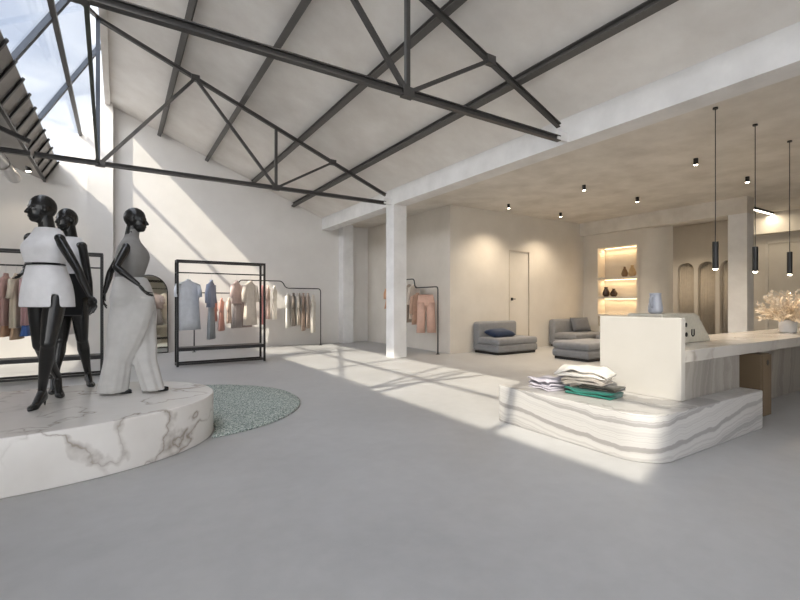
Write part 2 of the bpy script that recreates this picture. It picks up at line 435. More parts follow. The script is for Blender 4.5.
# niche wall
NX = 12.42
n0, n1 = 7.05, 8.26
nw = MB().box((NX, n1, 0), (NX + .5, 8.75, ZC)).box((NX, 6.95, 0), (NX + .5, n0, ZC)).prism([(NX, 6.95), (NX + .5, 6.95), (NX + .6, 6.36)] + [(NX + .6 - .6 * math.sin(k * PI / 24), 6.96 - .6 * math.cos(k * PI / 24)) for k in range(13)], (0, 0, 0), (1, 0, 0), (0, 1, 0), (0, 0, ZC)).box((NX, n0, 2.94), (NX + .5, n1, ZC)).box((NX, n0, 0), (NX + .5, n1, .55)).box((NX + .38, n0, .55), (NX + .5, n1, 2.94)).build('wall_niche', M['wallwarm'])
struct(nw)
for z in (2.01, 1.43, .9):
    MB().box((NX + .01, n0, z - .03), (NX + .38, n1, z + .03)).build('shelf', M['wallwarm'], nw)
for z in (2.94, 1.98, 1.40, .87):
    MB().box((NX + .33, n0 + .02, z - .014), (NX + .36, n1 - .02, z - .001)).build('led_strip', M['strip_on'], nw)
# dropped beam and column in front of it
tag(MB().box((12.24, 4.36, 3.361), (12.62, 8.75, ZC)).build('dropped_beam', M['slab']), 'dropped beam over the lit wall niche', 'beam')
tag(MB().box((12.24, 4.36, 0), (12.6, 4.74, 3.36)).build('concrete_column', M['white']), 'square column behind the pendant lamps, under the dropped beam', 'column')
# far right wall with three arched fitting openings
FX = 15.4
poly = [(8.75, 0)]
arches = [(6.90, 7.38), (6.30, 6.78), (5.70, 6.18)]
for a, b in arches:
    r = (b - a) / 2; c = (a + b) / 2
    poly.append((b, 0)); poly += [(c + r * math.cos(k * PI / 14), 2.56 - r + r * math.sin(k * PI / 14)) for k in range(15)]; poly.append((a, 0))
poly += [(YF, 0), (YF, ZC), (8.75, ZC)]
wr = struct(MB().prism(poly, (FX, 0, 0), (0, 1, 0), (0, 0, 1), (.22, 0, 0)).build('wall_right', M['wallwarm']))
struct(MB().box((FX + .5, YF, 0), (FX + .6, 8.75, ZC)).build('wall_right', M['wallwarm']))
for i, (a, b) in enumerate(arches):
    m = MB(); N = 60
    top = []; bot = []
    for k in range(N + 1):
        yy = a - .05 + (b - a + .1) * k / N
        xx = FX + .14 + .02 * math.sin(k * 2 * PI / 7.5 + i) + .012 * math.sin(k * 1.7 + i * 2)
        bot.append(m.bm.verts.new((xx, yy, .02))); top.append(m.bm.verts.new((xx, yy, 2.7)))
    m.skin([bot, top], False, False)
    o = m.build('fitting_room_curtain', M['curtain'], None, True, solid=.008)
    tag(o, ['beige curtain in the leftmost arched opening of the far right wall', 'beige curtain in the middle arched opening of the far right wall',
            'beige curtain in the arched opening nearest the square column behind the pendants'][i], 'curtain', 'fitting room curtains')
tag(MB().box((FX - .3, YF, 3.19), (FX, 5.65, ZC)).build('bulkhead', M['wallwarm']), 'boxed bulkhead high on the far right wall behind the pendants', 'bulkhead')
d2 = struct(MB().box((FX - .02, 4.3, 0), (FX + .02, 4.98, 2.93), .004).build('door_2', M['wallwarm']))
MB().box((FX - .05, 4.24, 0), (FX, 4.3, 2.99)).box((FX - .05, 4.98, 0), (FX, 5.04, 2.99)).box((FX - .05, 4.24, 2.93), (FX, 5.04, 2.99)).build('door_frame', M['slab'], d2)

# ------------------------------------------------------------------ lamps
def light(kind, loc, energy, color, rot=(0, 0, 0), **kw):
    l = bpy.data.lights.new('lamp_light', kind); l.energy = energy; l.color = color
    for k, v in kw.items(): setattr(l, k, v)
    o = bpy.data.objects.new('lamp_light', l); COL.objects.link(o); o.location = loc; o.rotation_euler = rot
    return o
WARM = (1, .84, .64)
dl = thing('ceiling_downlight', '', 'downlight', (0, 0, 0), 0, 'black ceiling downlights')
MB().cyl((0, 0, 0), (0, 0, -.11), .036, None, 20).build('housing', M['black'], dl)
MB().cyl((0, 0, -.108), (0, 0, -.114), .03, None, 20).build('lens', M['lamp_on'], dl)
for i, (x, y, lab) in enumerate([(8.25, 7.93, 'black ceiling downlight before the flush door wall, left of two'), (10.25, 7.93, 'black ceiling downlight before the flush door wall, right of two'),
        (8.25, 5.8, 'black ceiling downlight in the middle row, left of two'), (10.25, 5.8, 'black ceiling downlight in the middle row, right of two'),
        (8.33, 3.7, 'black ceiling downlight nearest the viewer, left of the first pendant cord'), (10.4, 3.7, 'black ceiling downlight nearest the viewer, between two pendant cords'),
        (14.0, 6.9, 'added black ceiling downlight, hidden behind the dropped beam to light the arches')]):  # last downlight is added out of view to light the arched openings
    if i == 0: dl.location = (x, y, ZC); dl['label'] = lab
    else: dup(dl, (x, y, ZC), lab)
    light('SPOT', (x, y, ZC - .13), 150, WARM, spot_size=math.radians(125), spot_blend=.8, shadow_soft_size=.04)
pn = thing('pendant_lamp', 'slim black tubular pendant lamp, leftmost of three above the counter', 'pendant lamp', (6.36, 2.6, ZC), 0, 'pendant lamps over the counter')
MB().cyl((0, 0, 0), (0, 0, -.02), .03, None, 20).build('ceiling_rose', M['black'], pn)
MB().cyl((0, 0, -.02), (0, 0, -1.70), .0055, None, 8).build('cord', M['black'], pn)
MB().cyl((0, 0, -1.69), (0, 0, -2.03), .033, None, 20).build('lamp_shade', M['black'], pn)
MB().ell((0, 0, -2.03), (.026, .026, .02)).build('bulb', M['lamp_on'], pn, True)
dup(pn, (7.42, 2.55, ZC), 'slim black tubular pendant lamp, middle of three above the counter')
dup(pn, (8.62, 2.53, ZC), 'slim black tubular pendant lamp, rightmost of three, above the potted plant')
for x, y in ((6.36, 2.6), (7.42, 2.55), (8.62, 2.53)): light('SPOT', (x, y, ZC - 2.06), 25, WARM, spot_size=math.radians(120), spot_blend=.6, shadow_soft_size=.03)
t = thing('linear_lamp', 'slim linear bar lamp under the ceiling behind the column', 'lamp', (14.5, 4.8, ZC))
MB().box((-.65, -.04, -.06), (.65, .04, 0)).build('housing', M['black'], t)
MB().box((-.64, -.03, -.068), (.64, .03, -.06)).build('diffuser', M['bar_on'], t)
light('AREA', (14.5, 4.8, ZC - .08), 13, (1, .85, .62), shape='RECTANGLE', size=1.25, size_y=.05)
for z, e in ((2.92, 6), (1.965, 4.5), (1.385, 4.5)):
    light('AREA', (NX + .30, (n0 + n1) / 2, z - .02), e, (1, .70, .38), (0, math.radians(25), 0), shape='RECTANGLE', size=.04, size_y=1.15)
sp = thing('ceiling_spotlight', 'bright round spotlight under the left bay roof, near the valley', 'spotlight', (-1.62, 12.3, 4.12), 0, 'left bay spotlights')
MB().cyl((0, 0, .12), (0, 0, -.02), .05, None, 16).build('housing', M['black'], sp)
MB().ell((0, 0, -.02), (.045, .045, .02)).build('lens', M['lamp_on'], sp)
dup(sp, (-2.0, 12.3, 4.24), 'bright round spotlight under the left bay roof, at the left edge of view')
for x in (-1.62, -2.0): light('SPOT', (x, 12.3, 4.03), 9, (1, .86, .66), spot_size=math.radians(130), spot_blend=.6, shadow_soft_size=.04)

# ------------------------------------------------------------------ display platform, rug
def ellipse_pts(cx, cy, a, b, t, n=96, e=2.15):
    out = []
    for k in range(n):
        w = 2 * PI * k / n; c, s = math.cos(w), math.sin(w)
        x = math.copysign(abs(c) ** (2 / e), c) * a; y = math.copysign(abs(s) ** (2 / e), s) * b
        out.append((cx + x * math.cos(t) - y * math.sin(t), cy + x * math.sin(t) + y * math.cos(t)))
    return out
PC = (-.567, 4.912)
pb = MB().prism(ellipse_pts(0, 0, 1.40, 1.02, .128), (0, 0, 0), (1, 0, 0), (0, 1, 0), (0, 0, .4)).build('display_plinth', M['marble'], None, True, bevel=.012)
pb.location = (PC[0], PC[1], 0)
pb.data.polygons.foreach_set('use_smooth', [len(p.vertices) == 4 for p in pb.data.polygons])
tag(pb, 'low oval white marble plinth carrying three black mannequins', 'plinth')
rg = MB(); RC = (1.25, 5.6); EP = ellipse_pts(PC[0], PC[1], 1.415, 1.035, .128, 240)
def rug_r(w):
    """rug radius in direction w, cut back where it meets the plinth"""
    d = (math.cos(w), math.sin(w)); ox, oy = RC[0] - .58, RC[1] - 6.0
    pb_ = ox * d[0] + oy * d[1]; best = -pb_ + math.sqrt(pb_ * pb_ - (ox * ox + oy * oy - 1.48 ** 2))
    for (x0, y0), (x1, y1) in zip(EP, EP[1:] + EP[:1]):
        ax, ay, bx, by = x0 - RC[0], y0 - RC[1], x1 - RC[0], y1 - RC[1]
        ca, cb = d[0] * ay - d[1] * ax, d[0] * by - d[1] * bx
        if ca * cb <= 0 and ca != cb:
            u = ca / (ca - cb); r = d[0] * (ax + (bx - ax) * u) + d[1] * (ay + (by - ay) * u)
            if 0 < r < best: best = r
    return best
NR = 160; rr_ = [rug_r(2 * PI * k / NR) for k in range(NR)]
rg.skin([[rg.bm.verts.new((max(.01, r * q - o) * math.cos(2 * PI * k / NR), max(.01, r * q - o) * math.sin(2 * PI * k / NR), z)) for k, r in enumerate(rr_)] for q, o, z in ((1, 0, .002), (1, -.002, .018), (1, .02, .030), (.6, 0, .032), (.01, 0, .032))], True)
ro = rg.build('rug', M['rug'], None, True); ro.location = (RC[0], RC[1], 0)
tag(ro, 'round speckled green rug on the floor beside the oval plinth', 'rug')

# ------------------------------------------------------------------ bench and counter
def rounded_rect(x0, y0, x1, y1, rads, n=10):
    pts = []
    cs = [((x0, y0), PI, rads[0], (1, 1)), ((x1, y0), 1.5 * PI, rads[1], (-1, 1)), ((x1, y1), 0, rads[2], (-1, -1)), ((x0, y1), .5 * PI, rads[3], (1, -1))]
    for (x, y), a0, r, (sx, sy) in cs:
        cx, cy = x + sx * r, y + sy * r
        for k in range(n + 1): pts.append((cx + r * math.cos(a0 + k / n * PI / 2), cy + r * math.sin(a0 + k / n * PI / 2)))
    return pts
BZ = .39
bo = MB().prism(rounded_rect(0, 0, 2.1, 1.70, (.30, .03, .03, .06)), (0, 0, 0), (1, 0, 0), (0, 1, 0), (0, 0, BZ)).build('display_bench', M['onyx'], None, True, bevel=.012)
bo.location = (3.52, 1.86, 0)
bo.data.polygons.foreach_set('use_smooth', [len(p.vertices) == 4 for p in bo.data.polygons])
tag(bo, 'low banded grey and white stone bench with folded clothes on it', 'bench')

ct = thing('reception_counter', 'long marble reception counter with a tall cream end panel', 'counter', (4.4, 2.06, 0))
def C(b): return b
MB().box((.02, 0, .735), (5.9, .84, .85), .004).build('countertop', M['countertop'], ct)
MB().box((.02, .004, BZ), (1.2, .80, .735)).build('front_panel', M['marble2'], ct)
MB().box((2.05, .31, 0), (5.9, .80, .735)).build('counter_body', M['marble2'], ct)
MB().box((1.2, .74, 0), (2.05, .80, .735)).build('back_panel', M['marble2'], ct)
tag(MB().box((-.06, -.01, BZ), (.02, .80, 1.153), .006).build('end_panel', M['panel'], ct), 'tall cream end panel')
wb = thing('wooden_pedestal', 'narrow wooden box with a round hole in the counter recess', 'pedestal', (6.12, 2.03, 0))
MB().box((0, .02, 0), (.24, .62, .71), .004).build('cabinet_body', M['oak'], wb)
MB().box((.004, 0, .01), (.236, .02, .70), .003).build('drawer_front', M['oak'], wb)
MB().cyl((.13, -.003, .61), (.13, .004, .61), .032, None, 20).build('finger_hole', M['black'], wb)

# till on the counter with a jug on it
rt = thing('cash_register', 'cream wedge-shaped till behind the tall counter panel', 'cash register', (4.75, 2.42, .85))
MB().prism([(0, 0), (1.06, 0), (1.03, .045), (.80, .265), (.75, .305), (.68, .325), (0, .325)], (0, 0, 0), (1, 0, 0), (0, 0, 1), (0, .38, 0)).build('housing', M['register'], rt, bevel=.012)
MB().ell((.475, -.004, .20), (.020, .008, .026)).build('button', M['black'], rt, True)
MB().ell((.48, -.004, .095), (.026, .008, .026)).build('button', M['black'], rt, True)
MB().tube([(.60, -.004, .15), (.60, -.004, .085), (.625, -.004, .07), (.65, -.004, .085), (.65, -.004, .15)], .006, 6).build('printed_mark', M['black'], rt, True)
jg = thing('water_jug', 'pale blue ceramic jug standing on the cream till', 'jug', (4.95, 2.6, 1.175))
MB().lathe([(.055, 0), (.072, .02), (.074, .06), (.062, .13), (.054, .19), (.060, .222), (.054, .222), (.048, .19), (.056, .13), (.066, .06), (.0, .02)], n=28).build('jug_body', M['jug'], jg, True)
MB().tube([(-.050, 0, .19), (-.10, 0, .18), (-.112, 0, .13), (-.095, 0, .08), (-.066, 0, .06)], .013, 10).build('handle', M['jug'], jg, True, subd=1)

# potted dried plant
pt = thing('potted_plant', 'feathery dried cream plant in a white pot on the counter', 'plant', (8.28, 2.45, .85))
MB().lathe([(.085, 0), (.103, .02), (.108, .18), (.108, .195), (.096, .195), (.092, .17), (.0, .17)], n=32).build('pot', M['pot'], pt, True)
m = MB(); rnd = random.Random(4)
for i in range(84):
    az = rnd.uniform(0, 2 * PI); el = math.asin(rnd.uniform(.2, 1)); L = rnd.uniform(.22, .30) * (1 + .75 * math.sin(el))
    p0 = V((.04 * math.cos(az), .04 * math.sin(az), .17)); dr = V((math.cos(az) * math.cos(el), math.sin(az) * math.cos(el), math.sin(el)))
    pts = [p0 + dr * L * q + V((0, 0, -.04 * q * q * math.cos(el))) for q in (0, .25, .5, .75, 1)]
    m.tube(pts, .003, 5)
    for q in range(11):
        f_ = .3 + .7 * q / 10; base = p0 + dr * L * f_ + V((0, 0, -.04 * f_ * f_ * math.cos(el)))
        side = dr.orthogonal().normalized(); side.rotate(Matrix.Rotation(rnd.uniform(0, 2 * PI), 3, dr))
        tip = base + (side * .8 + dr * .7).normalized() * rnd.uniform(.05, .09)
        nrm = (tip - base).cross(V((rnd.uniform(-1, 1), rnd.uniform(-1, 1), rnd.uniform(-1, 1)))).normalized() * rnd.uniform(.014, .024)
        mid = (base + tip) / 2 + dr * .006
        vs = [m.bm.verts.new(x) for x in (base, mid + nrm, tip, mid - nrm)]
        m.bm.faces.new(vs)
m.build('foliage', M['plant'], pt)

# ------------------------------------------------------------------ seating
def seat_module(name, label, loc, rz, back=True, L=1.42, W=.94, cat='sofa'):
    t = thing(name, label, cat, loc, rz)
    MB().box((-L / 2 + .05, -W / 2 + .05, 0), (L / 2 - .05, W / 2 - .05, .07)).build('base', M['black'], t)
    if back:
        MB().box((-L / 2, -W / 2, .06), (L / 2, W / 2 - .01, .24)).build('seat_frame', M['sofa'], t, True, bevel=.05)
        MB().box((-L / 2, -W / 2, .235), (L / 2, W / 2 - .2, .41)).build('seat_cushion', M['sofa'], t, True, bevel=.06)
        MB().box((-L / 2, W / 2 - .23, .10), (L / 2, W / 2, .795)).build('backrest', M['sofa'], t, True, bevel=.07)
    else:
        MB().box((-L / 2, -W / 2, .06), (L / 2, W / 2, .235)).build('seat_frame', M['sofa'], t, True, bevel=.05)
        MB().box((-L / 2, -W / 2, .23), (L / 2, W / 2, .405)).build('seat_cushion', M['sofa'], t, True, bevel=.07)
    return t
seat_module('lounge_sofa', 'grey armless sofa module with a navy cushion before the flush door', (8.48, 8.27, 0), 0)
seat_module('lounge_sofa', 'grey sofa module against the alcove wall in the corner by the niche', (11.42, 8.25, 0), 0)
seat_module('lounge_sofa', 'grey sofa module along the lit niche wall, mostly hidden by the counter panel', (11.80, 6.9, 0), -PI / 2)
seat_module('ottoman', 'grey backless ottoman in front of the corner sofa', (9.21, 6.35, 0), 0, False, 1.42, .96, 'ottoman')
def cushion(name, mat, size, loc, rot, label):
    a, b, h = size; m = MB(); n = 14; g = {}
    for s in (1, -1):
        for i in range(n + 1):
            for j in range(n + 1):
                u, v = 2 * i / n - 1, 2 * j / n - 1
                edge = (1 - u ** 4) * (1 - v ** 4)
                pin = 1 - .06 * (1 - abs(u)) * 0 - .07 * (u * u * v * v)
                if s < 0 and edge < 1e-6: g[s, i, j] = g[1, i, j]; continue
                z = s * h / 2 * edge ** .55
                g[s, i, j] = m.bm.verts.new((u * a / 2 * (1 - .05 * (1 - v * v) * abs(u)), v * b / 2 * (1 - .05 * (1 - u * u) * abs(v)), z))
        for i in range(n):
            for j in range(n):
                try: m.bm.faces.new((g[s, i, j], g[s, i + 1, j], g[s, i + 1, j + 1], g[s, i, j + 1]))
                except ValueError: pass
    o = m.build(name, mat, None, True); o.location = loc; o.rotation_euler = rot
    return tag(o, label, 'cushion')
cushion('throw_cushion', M['navy'], (.80, .42, .2), (8.27, 8.25, .50), (math.radians(12), 0, .05), 'navy cushion lying on the grey sofa before the flush door')
cushion('throw_cushion', M['sofaD'], (.66, .45, .18), (11.68, 8.33, .63), (math.radians(68), 0, -.25), 'charcoal cushion leaning on the corner sofa near the niche')

# ------------------------------------------------------------------ niche ceramics
def vase(prof, mat, loc, label):
    o = MB().lathe(prof, n=24).build('vase', mat, None, True); o.location = loc
    return tag(o, label, 'vase', None)
vase([(.05, 0), (.085, .05), (.09, .11), (.06, .2), (.028, .26), (.032, .30), (.02, .30)], M['vaseA'], (NX + .12, 7.47, 2.032), 'brown bottle vase on the top niche shelf, left of the sand one')
vase([(.05, 0), (.10, .06), (.105, .12), (.07, .22), (.04, .28), (.044, .33), (.03, .33)], M['vaseB'], (NX + .13, 7.25, 2.032), 'sand coloured vase on the top niche shelf at its right end')
vase([(.06, 0), (.10, .06), (.10, .13), (.06, .22), (.045, .26), (.06, .30), (.04, .30)], M['vaseC'], (NX + .14, 8.07, 1.46), 'taller dark vase on the middle niche shelf, left of its pair')
vase([(.06, 0), (.10, .05), (.105, .11), (.06, .18), (.04, .21), (.05, .24), (.03, .24)], M['vaseC'], (NX + .14, 7.82, 1.46), 'shorter dark vase on the middle niche shelf, right of its pair')

# ------------------------------------------------------------------ folded clothes on the bench
def folded(name, mat, a, b, h, loc, rz, label, layers=2, sag=.0, seed=0, cat='folded clothing'):
    """stack of soft layers in one garment: rounded edge at the fold, wavy surface"""
    m = MB(); rr = random.Random(seed)
    for L in range(layers):
        z0 = h * L / layers; z1 = h * (L + 1) / layers; hz = (z1 - z0) / 2
        da = rr.uniform(-.015, .015); db = rr.uniform(-.012, .012); n = 18; mm = 12; g = {}
        for i in range(n + 1):
            for j in range(mm):
                u = 2 * i / n - 1; t = 2 * PI * j / mm
                cy = math.copysign(abs(math.cos(t)) ** .35, math.cos(t)) * (b / 2 + db); cz = math.copysign(abs(math.sin(t)) ** .8, math.sin(t)) * hz
                x = u * (a / 2 + da)
                dz = mnoise.noise((x * 7 + seed, cy * 7, L * 3.1)) * h * .75
                ed = sag * (max(0, abs(u) - .55) / .45) ** 2
                g[i, j] = m.bm.verts.new((x + .012 * mnoise.noise((x * 5, cy * 9, seed + L)), cy * (1 - .05 * u * u) + .015 * mnoise.noise((x * 9, L * 7.0, seed * 1.7)), max(.001, z0 + hz + cz + dz * (L / layers + .2) - ed)))
        rings = [[g[i, j] for j in range(mm)] for i in range(n + 1)]
        m.skin(rings, True)
    o = m.build(name, mat, None, True); o.location = loc; o.rotation_euler = (0, 0, rz)
    return tag(o, label, cat)
fy = PI / 2 + .12
folded('folded_shirt', fabric('teal_cotton', (.018, .125, .095)), .47, .28, .06, (3.93, 2.66, BZ), fy, 'teal folded garment at the bottom of the clothes stack on the bench', 2, 0, 3)
folded('folded_jumper', fabric('olive_black_knit', (.07, .065, .05)), .34, .22, .045, (3.98, 2.60, BZ + .062), fy, 'dark olive folded garment between the teal and beige ones on the bench', 2, .01, 5)
folded('folded_shirt', fabric('beige_linen', (.46, .41, .35)), .42, .30, .06, (3.97, 2.76, BZ + .105), fy + .1, 'beige folded garment under the white top one on the bench', 2, .02, 8)
folded('folded_shirt', fabric('ivory_linen', (.62, .585, .53)), .48, .36, .085, (3.99, 2.80, BZ + .165), fy + .2, 'ivory folded garment draped on top of the clothes stack', 2, .045, 11)
folded('folded_scarf', fabric('lilac_grey_stripe', (.40, .375, .42)), .30, .30, .10, (3.85, 3.13, BZ), fy - .3, 'lilac grey folded garment left of the clothes stack on the bench', 4, .01, 15)

# ------------------------------------------------------------------ mirror
def arch(w, h, n=24):
    r = w / 2
    return [(-r, 0), (r, 0)] + [(r * math.cos(k * PI / n), h - r + r * math.sin(k * PI / n)) for k in range(n + 1)]
mr = thing('arched_mirror', 'arched floor mirror with thin black frame behind the trousered mannequin', 'mirror', (.66, 12.7, 0), -.12)
mr.rotation_euler = (-.03, 0, .2)
MB().prism(arch(.84, 1.94), (0, 0, .02), (1, 0, 0), (0, 0, 1), (0, .02, 0)).build('glass', M['mirror'], mr)
out = [(x, 0, z + .02) for x, z in arch(.86, 1.955)]
m = MB(); m.tube(out + [out[0], out[1]], .013, 8); m.build('frame', M['black'], mr, True)

# ------------------------------------------------------------------ clothes rails
def black_rack(label, loc):
    t = thing('clothes_rack', label, 'clothes rack', loc, 0, 'black frame clothes racks')
    W, D, Hh, s = 1.76, .36, 2.15, .04
    for x in (0, W - s):
        for y in (0, D - s): MB().box((x, y, 0), (x + s, y + s, Hh)).build('post', M['black'], t)
    m = MB()
    for y in (0, D - s): m.box((s, y, Hh - s), (W - s, y + s, Hh))
    for x in (0, W - s): m.box((x, s, Hh - s), (x + s, D - s, Hh))
    m.build('top_frame', M['black'], t)
    MB().cyl((s, D / 2, 1.90), (W - s, D / 2, 1.90), .013, None, 12).build('hanging_rail', M['black'], t)
    for x in (0, W - s): MB().box((x + .01, s, 1.885), (x + s - .01, D - s, 1.915)).build('rail_bracket', M['black'], t)
    MB().box((s, .004, .31), (W - s, D - .004, .378)).build('shelf', M['black'], t)
    m = MB()
    for y in (0, D - s): m.box((s, y, .03), (W - s, y + s, .065))
    for x in (0, W - s): m.box((x, s, .03), (x + s, D - s, .065))
    m.build('bottom_frame', M['black'], t)
    return t
rkA = black_rack('black square-tube clothes rack in the middle of the hall', (.985, 9.85, 0))
rkL = dup(rkA, (-1.98, 9.3, 0), 'black square-tube clothes rack at the left behind the mannequins')

def bend(pts, r=.09, n=6):
    """round the corners of a polyline"""
    pts = [V(p) for p in pts]; out = [pts[0]]
    for a, b, c in zip(pts, pts[1:], pts[2:]):
        d1 = (a - b).normalized(); d2 = (c - b).normalized(); q = min(r, (a - b).length / 2, (c - b).length / 2)
        s, e = b + d1 * q, b + d2 * q
        for k in range(n + 1):
            u = k / n; out.append(s * (1 - u) ** 2 + b * 2 * u * (1 - u) + e * u * u)
    out.append(pts[-1]); return out
t = thing('clothes_rail', 'stepped thin black pipe clothes rail along the sunlit back wall', 'clothes rail', (1.67, 12.6, 0))
MB().tube(bend([(0, 0, 0), (0, 0, 1.54), (1.08, 0, 1.54), (1.12, 0, 1.90), (2.32, 0, 1.90), (2.42, 0, 1.70), (3.49, 0, 1.70), (3.49, 0, 0)], .10), .015, 10).build('pipe', M['black'], t, True)
for x in (0, 3.49): MB().cyl((x, 0, 0), (x, 0, .012), .05, None, 20).build('foot_plate', M['black'], t)
t = thing('clothes_rail', 'stepped thin black pipe clothes rail behind the white column', 'clothes rail', (6.72, 8.83, 0), PI / 2)
MB().tube(bend([(0, 0, 0), (0, 0, 1.68), (1.0, 0, 1.68), (1.06, 0, 1.92), (2.2, 0, 1.92), (2.2, 0, 0)], .08), .015, 10).build('pipe', M['black'], t, True)
for x in (0, 2.2): MB().cyl((x, 0, 0), (x, 0, .012), .05, None, 20).build('foot_plate', M['black'], t)

# ------------------------------------------------------------------ hanging clothes
gcount = [0]
fabs = {}
def fab(c):
    k = tuple(c)
    if k not in fabs: fabs[k] = fabric('cloth_%d' % len(fabs), c)
    return fabs[k]
def body_loft(m, secs, seed, amp=.15, lobes=5, n=36):
    """secs: (z, half width, half depth)"""
    rr = random.Random(seed); ph = rr.uniform(0, 6); ph2 = rr.uniform(0, 6); N = len(secs) - 1
    def fold(j, t): return amp * (j / N) * (math.sin(lobes * t + ph) + .6 * math.sin((lobes + 3) * t + ph2)) * (.4 + .6 * abs(math.cos(t / 1.0)))
    m.loft([((0, 0, z), (1, 0, 0), (0, 1, 0), w, d * .72) for z, w, d in secs], n, 2.0, True, fold)
    return m
def hanging(kind, loc, rz, colors, label, cat, length=.75, width=.21, sleeve=.28, seed=None, group=None, cutf=.35):
    """a garment on a wire hanger; loc is the rail point it hangs from"""
    gcount[0] += 1; seed = seed or gcount[0] * 3 + 1
    c1 = fab(colors[0]); c2 = fab(colors[-1])
    hg = MB()
    hk = [(0, 0, -.135), (0, 0, -.04), (.018, 0, -.012), (.020, 0, .006), (.010, 0, .019), (-.008, 0, .019), (-.018, 0, .008)]
    hg.tube(hk, .0028, 6)
    hg.tube(bend([(0, 0, -.135), (width * .86, 0, -.205), (-width * .86, 0, -.205), (0, 0, -.135)], .02, 4), .004, 6)
    ho = hg.build('coat_hanger', M['silver'], None, True); ho.location = loc; ho.rotation_euler = (0, 0, rz)
    tag(ho, 'hanger of the ' + label, 'hanger', 'wire hangers')
    w = width; z0 = -.14
    if kind in ('shirt', 'dress', 'jacket', 'blouse'):
        t = thing({'shirt': 'hanging_shirt', 'dress': 'hanging_dress', 'jacket': 'hanging_jacket', 'blouse': 'hanging_blouse'}[kind], label, cat, loc, rz, group)
        flare = {'shirt': 1.05, 'blouse': 1.15, 'jacket': 1.1, 'dress': 1.45}[kind]
        L = length
        secs = [(z0 - .0, .055, .030), (z0 - .025, .10, .038), (z0 - .06, w * .92, .045), (z0 - .10, w, .055), (z0 - .2, w * .95, .065), (z0 - .2 - (L - .2) * .35, w * .93, .07), (z0 - .2 - (L - .2) * .7, w * (.93 + (flare - .93) * .6), .08), (z0 - L, w * flare, .085)]
        if len(colors) > 1:   # separate skirt or hem part
            cut = z0 - .2 - (L - .2) * cutf
            body_loft(MB(), secs[:5] + [(cut, w * 1.05, .085)], seed).build('bodice', c1, t, True)
            body_loft(MB(), [(cut + .04, w * .80, .06), ((cut + z0 - L) / 2, w * .9, .08), (z0 - L, w * flare * .95, .085)], seed + 5, .14).build('skirt', c2, t, True)
        else:
            body_loft(MB(), secs, seed).build('bodice', c1, t, True)
        if sleeve:
            for s in (-1, 1):
                rr = random.Random(seed + s)
                a = V((s * w * .93, 0, z0 - .085)); b = a + V((s * .055, rr.uniform(-.03, .03), -sleeve))
                mid = (a + b) / 2 + V((s * .02, rr.uniform(-.02, .02), 0))
                d = (b - a).normalized(); y = V((0, 1, 0)); x = y.cross(d).normalized()
                MB().loft([(a, x, y, .058, .045), (mid, x, y, .06, .042), (b, x, y, .055, .038)], 16, 2, True).build('sleeve', c1, t, True)
        MB().loft([((0, 0, z0 - .015), (1, 0, 0), (0, 1, 0), .062, .036), ((0, 0, z0 + .022), (1, 0, 0), (0, 1, 0), .045, .03)], 20, 2, False).build('collar', c1, t, True, solid=.004)
    elif kind == 'trousers':
        t = thing('hanging_trousers', label, cat, loc, rz, group)
        m = MB(); zt = -.18; L = length
        body_loft(m, [(zt, w * .78, .03), (zt - .08, w * .86, .05), (zt - .24, w * .95, .07), (zt - .30, w * .92, .06)], seed, .05)
        for s in (-1, 1):
            rr = random.Random(seed + s); ph = rr.uniform(0, 6)
            c = w * .48
            m.loft([((s * c, 0, zt - .20), (1, 0, 0), (0, 1, 0), w * .46, .055), ((s * c * 1.1, .005 * s, zt - .30 - (L - .3) * .4), (1, 0, 0), (0, 1, 0), w * .42, .055), ((s * c * 1.25, .01 * s, zt - L), (1, 0, 0), (0, 1, 0), w * .46, .05)], 24, 2.2, True, lambda j, t_: .07 * math.sin(4 * t_ + ph))
        m.build('legs', c1, t, True)
        MB().loft([((0, 0, zt - .03), (1, 0, 0), (0, 1, 0), w * .80, .036), ((0, 0, zt + .01), (1, 0, 0), (0, 1, 0), w * .78, .034)], 28, 2, True).build('waistband', c2, t, True)
    return t
# middle black rack
yA, zA = 10.03, 1.885
hanging('shirt', (1.22, yA, zA), .5, [(.74, .76, .80)], 'pale blue short-sleeved shirt, leftmost on the middle black rack', 'shirt', 1.02, .23, .26)
hanging('jacket', (1.66, yA, zA), 1.15, [(.30, .33, .43), (.32, .34, .35)], 'slate blue jacket over a grey green skirt on the middle black rack', 'outfit', 1.22, .21, .38)
hanging('blouse', (2.17, yA, zA), .95, [(.66, .50, .46), (.40, .34, .32)], 'blush cropped top over a taupe skirt on the middle black rack', 'outfit', 1.0, .2, .26)
hanging('blouse', (2.46, yA, zA), .75, [(.74, .65, .56)], 'cream blouse, rightmost on the middle black rack', 'blouse', .95, .2, .36)
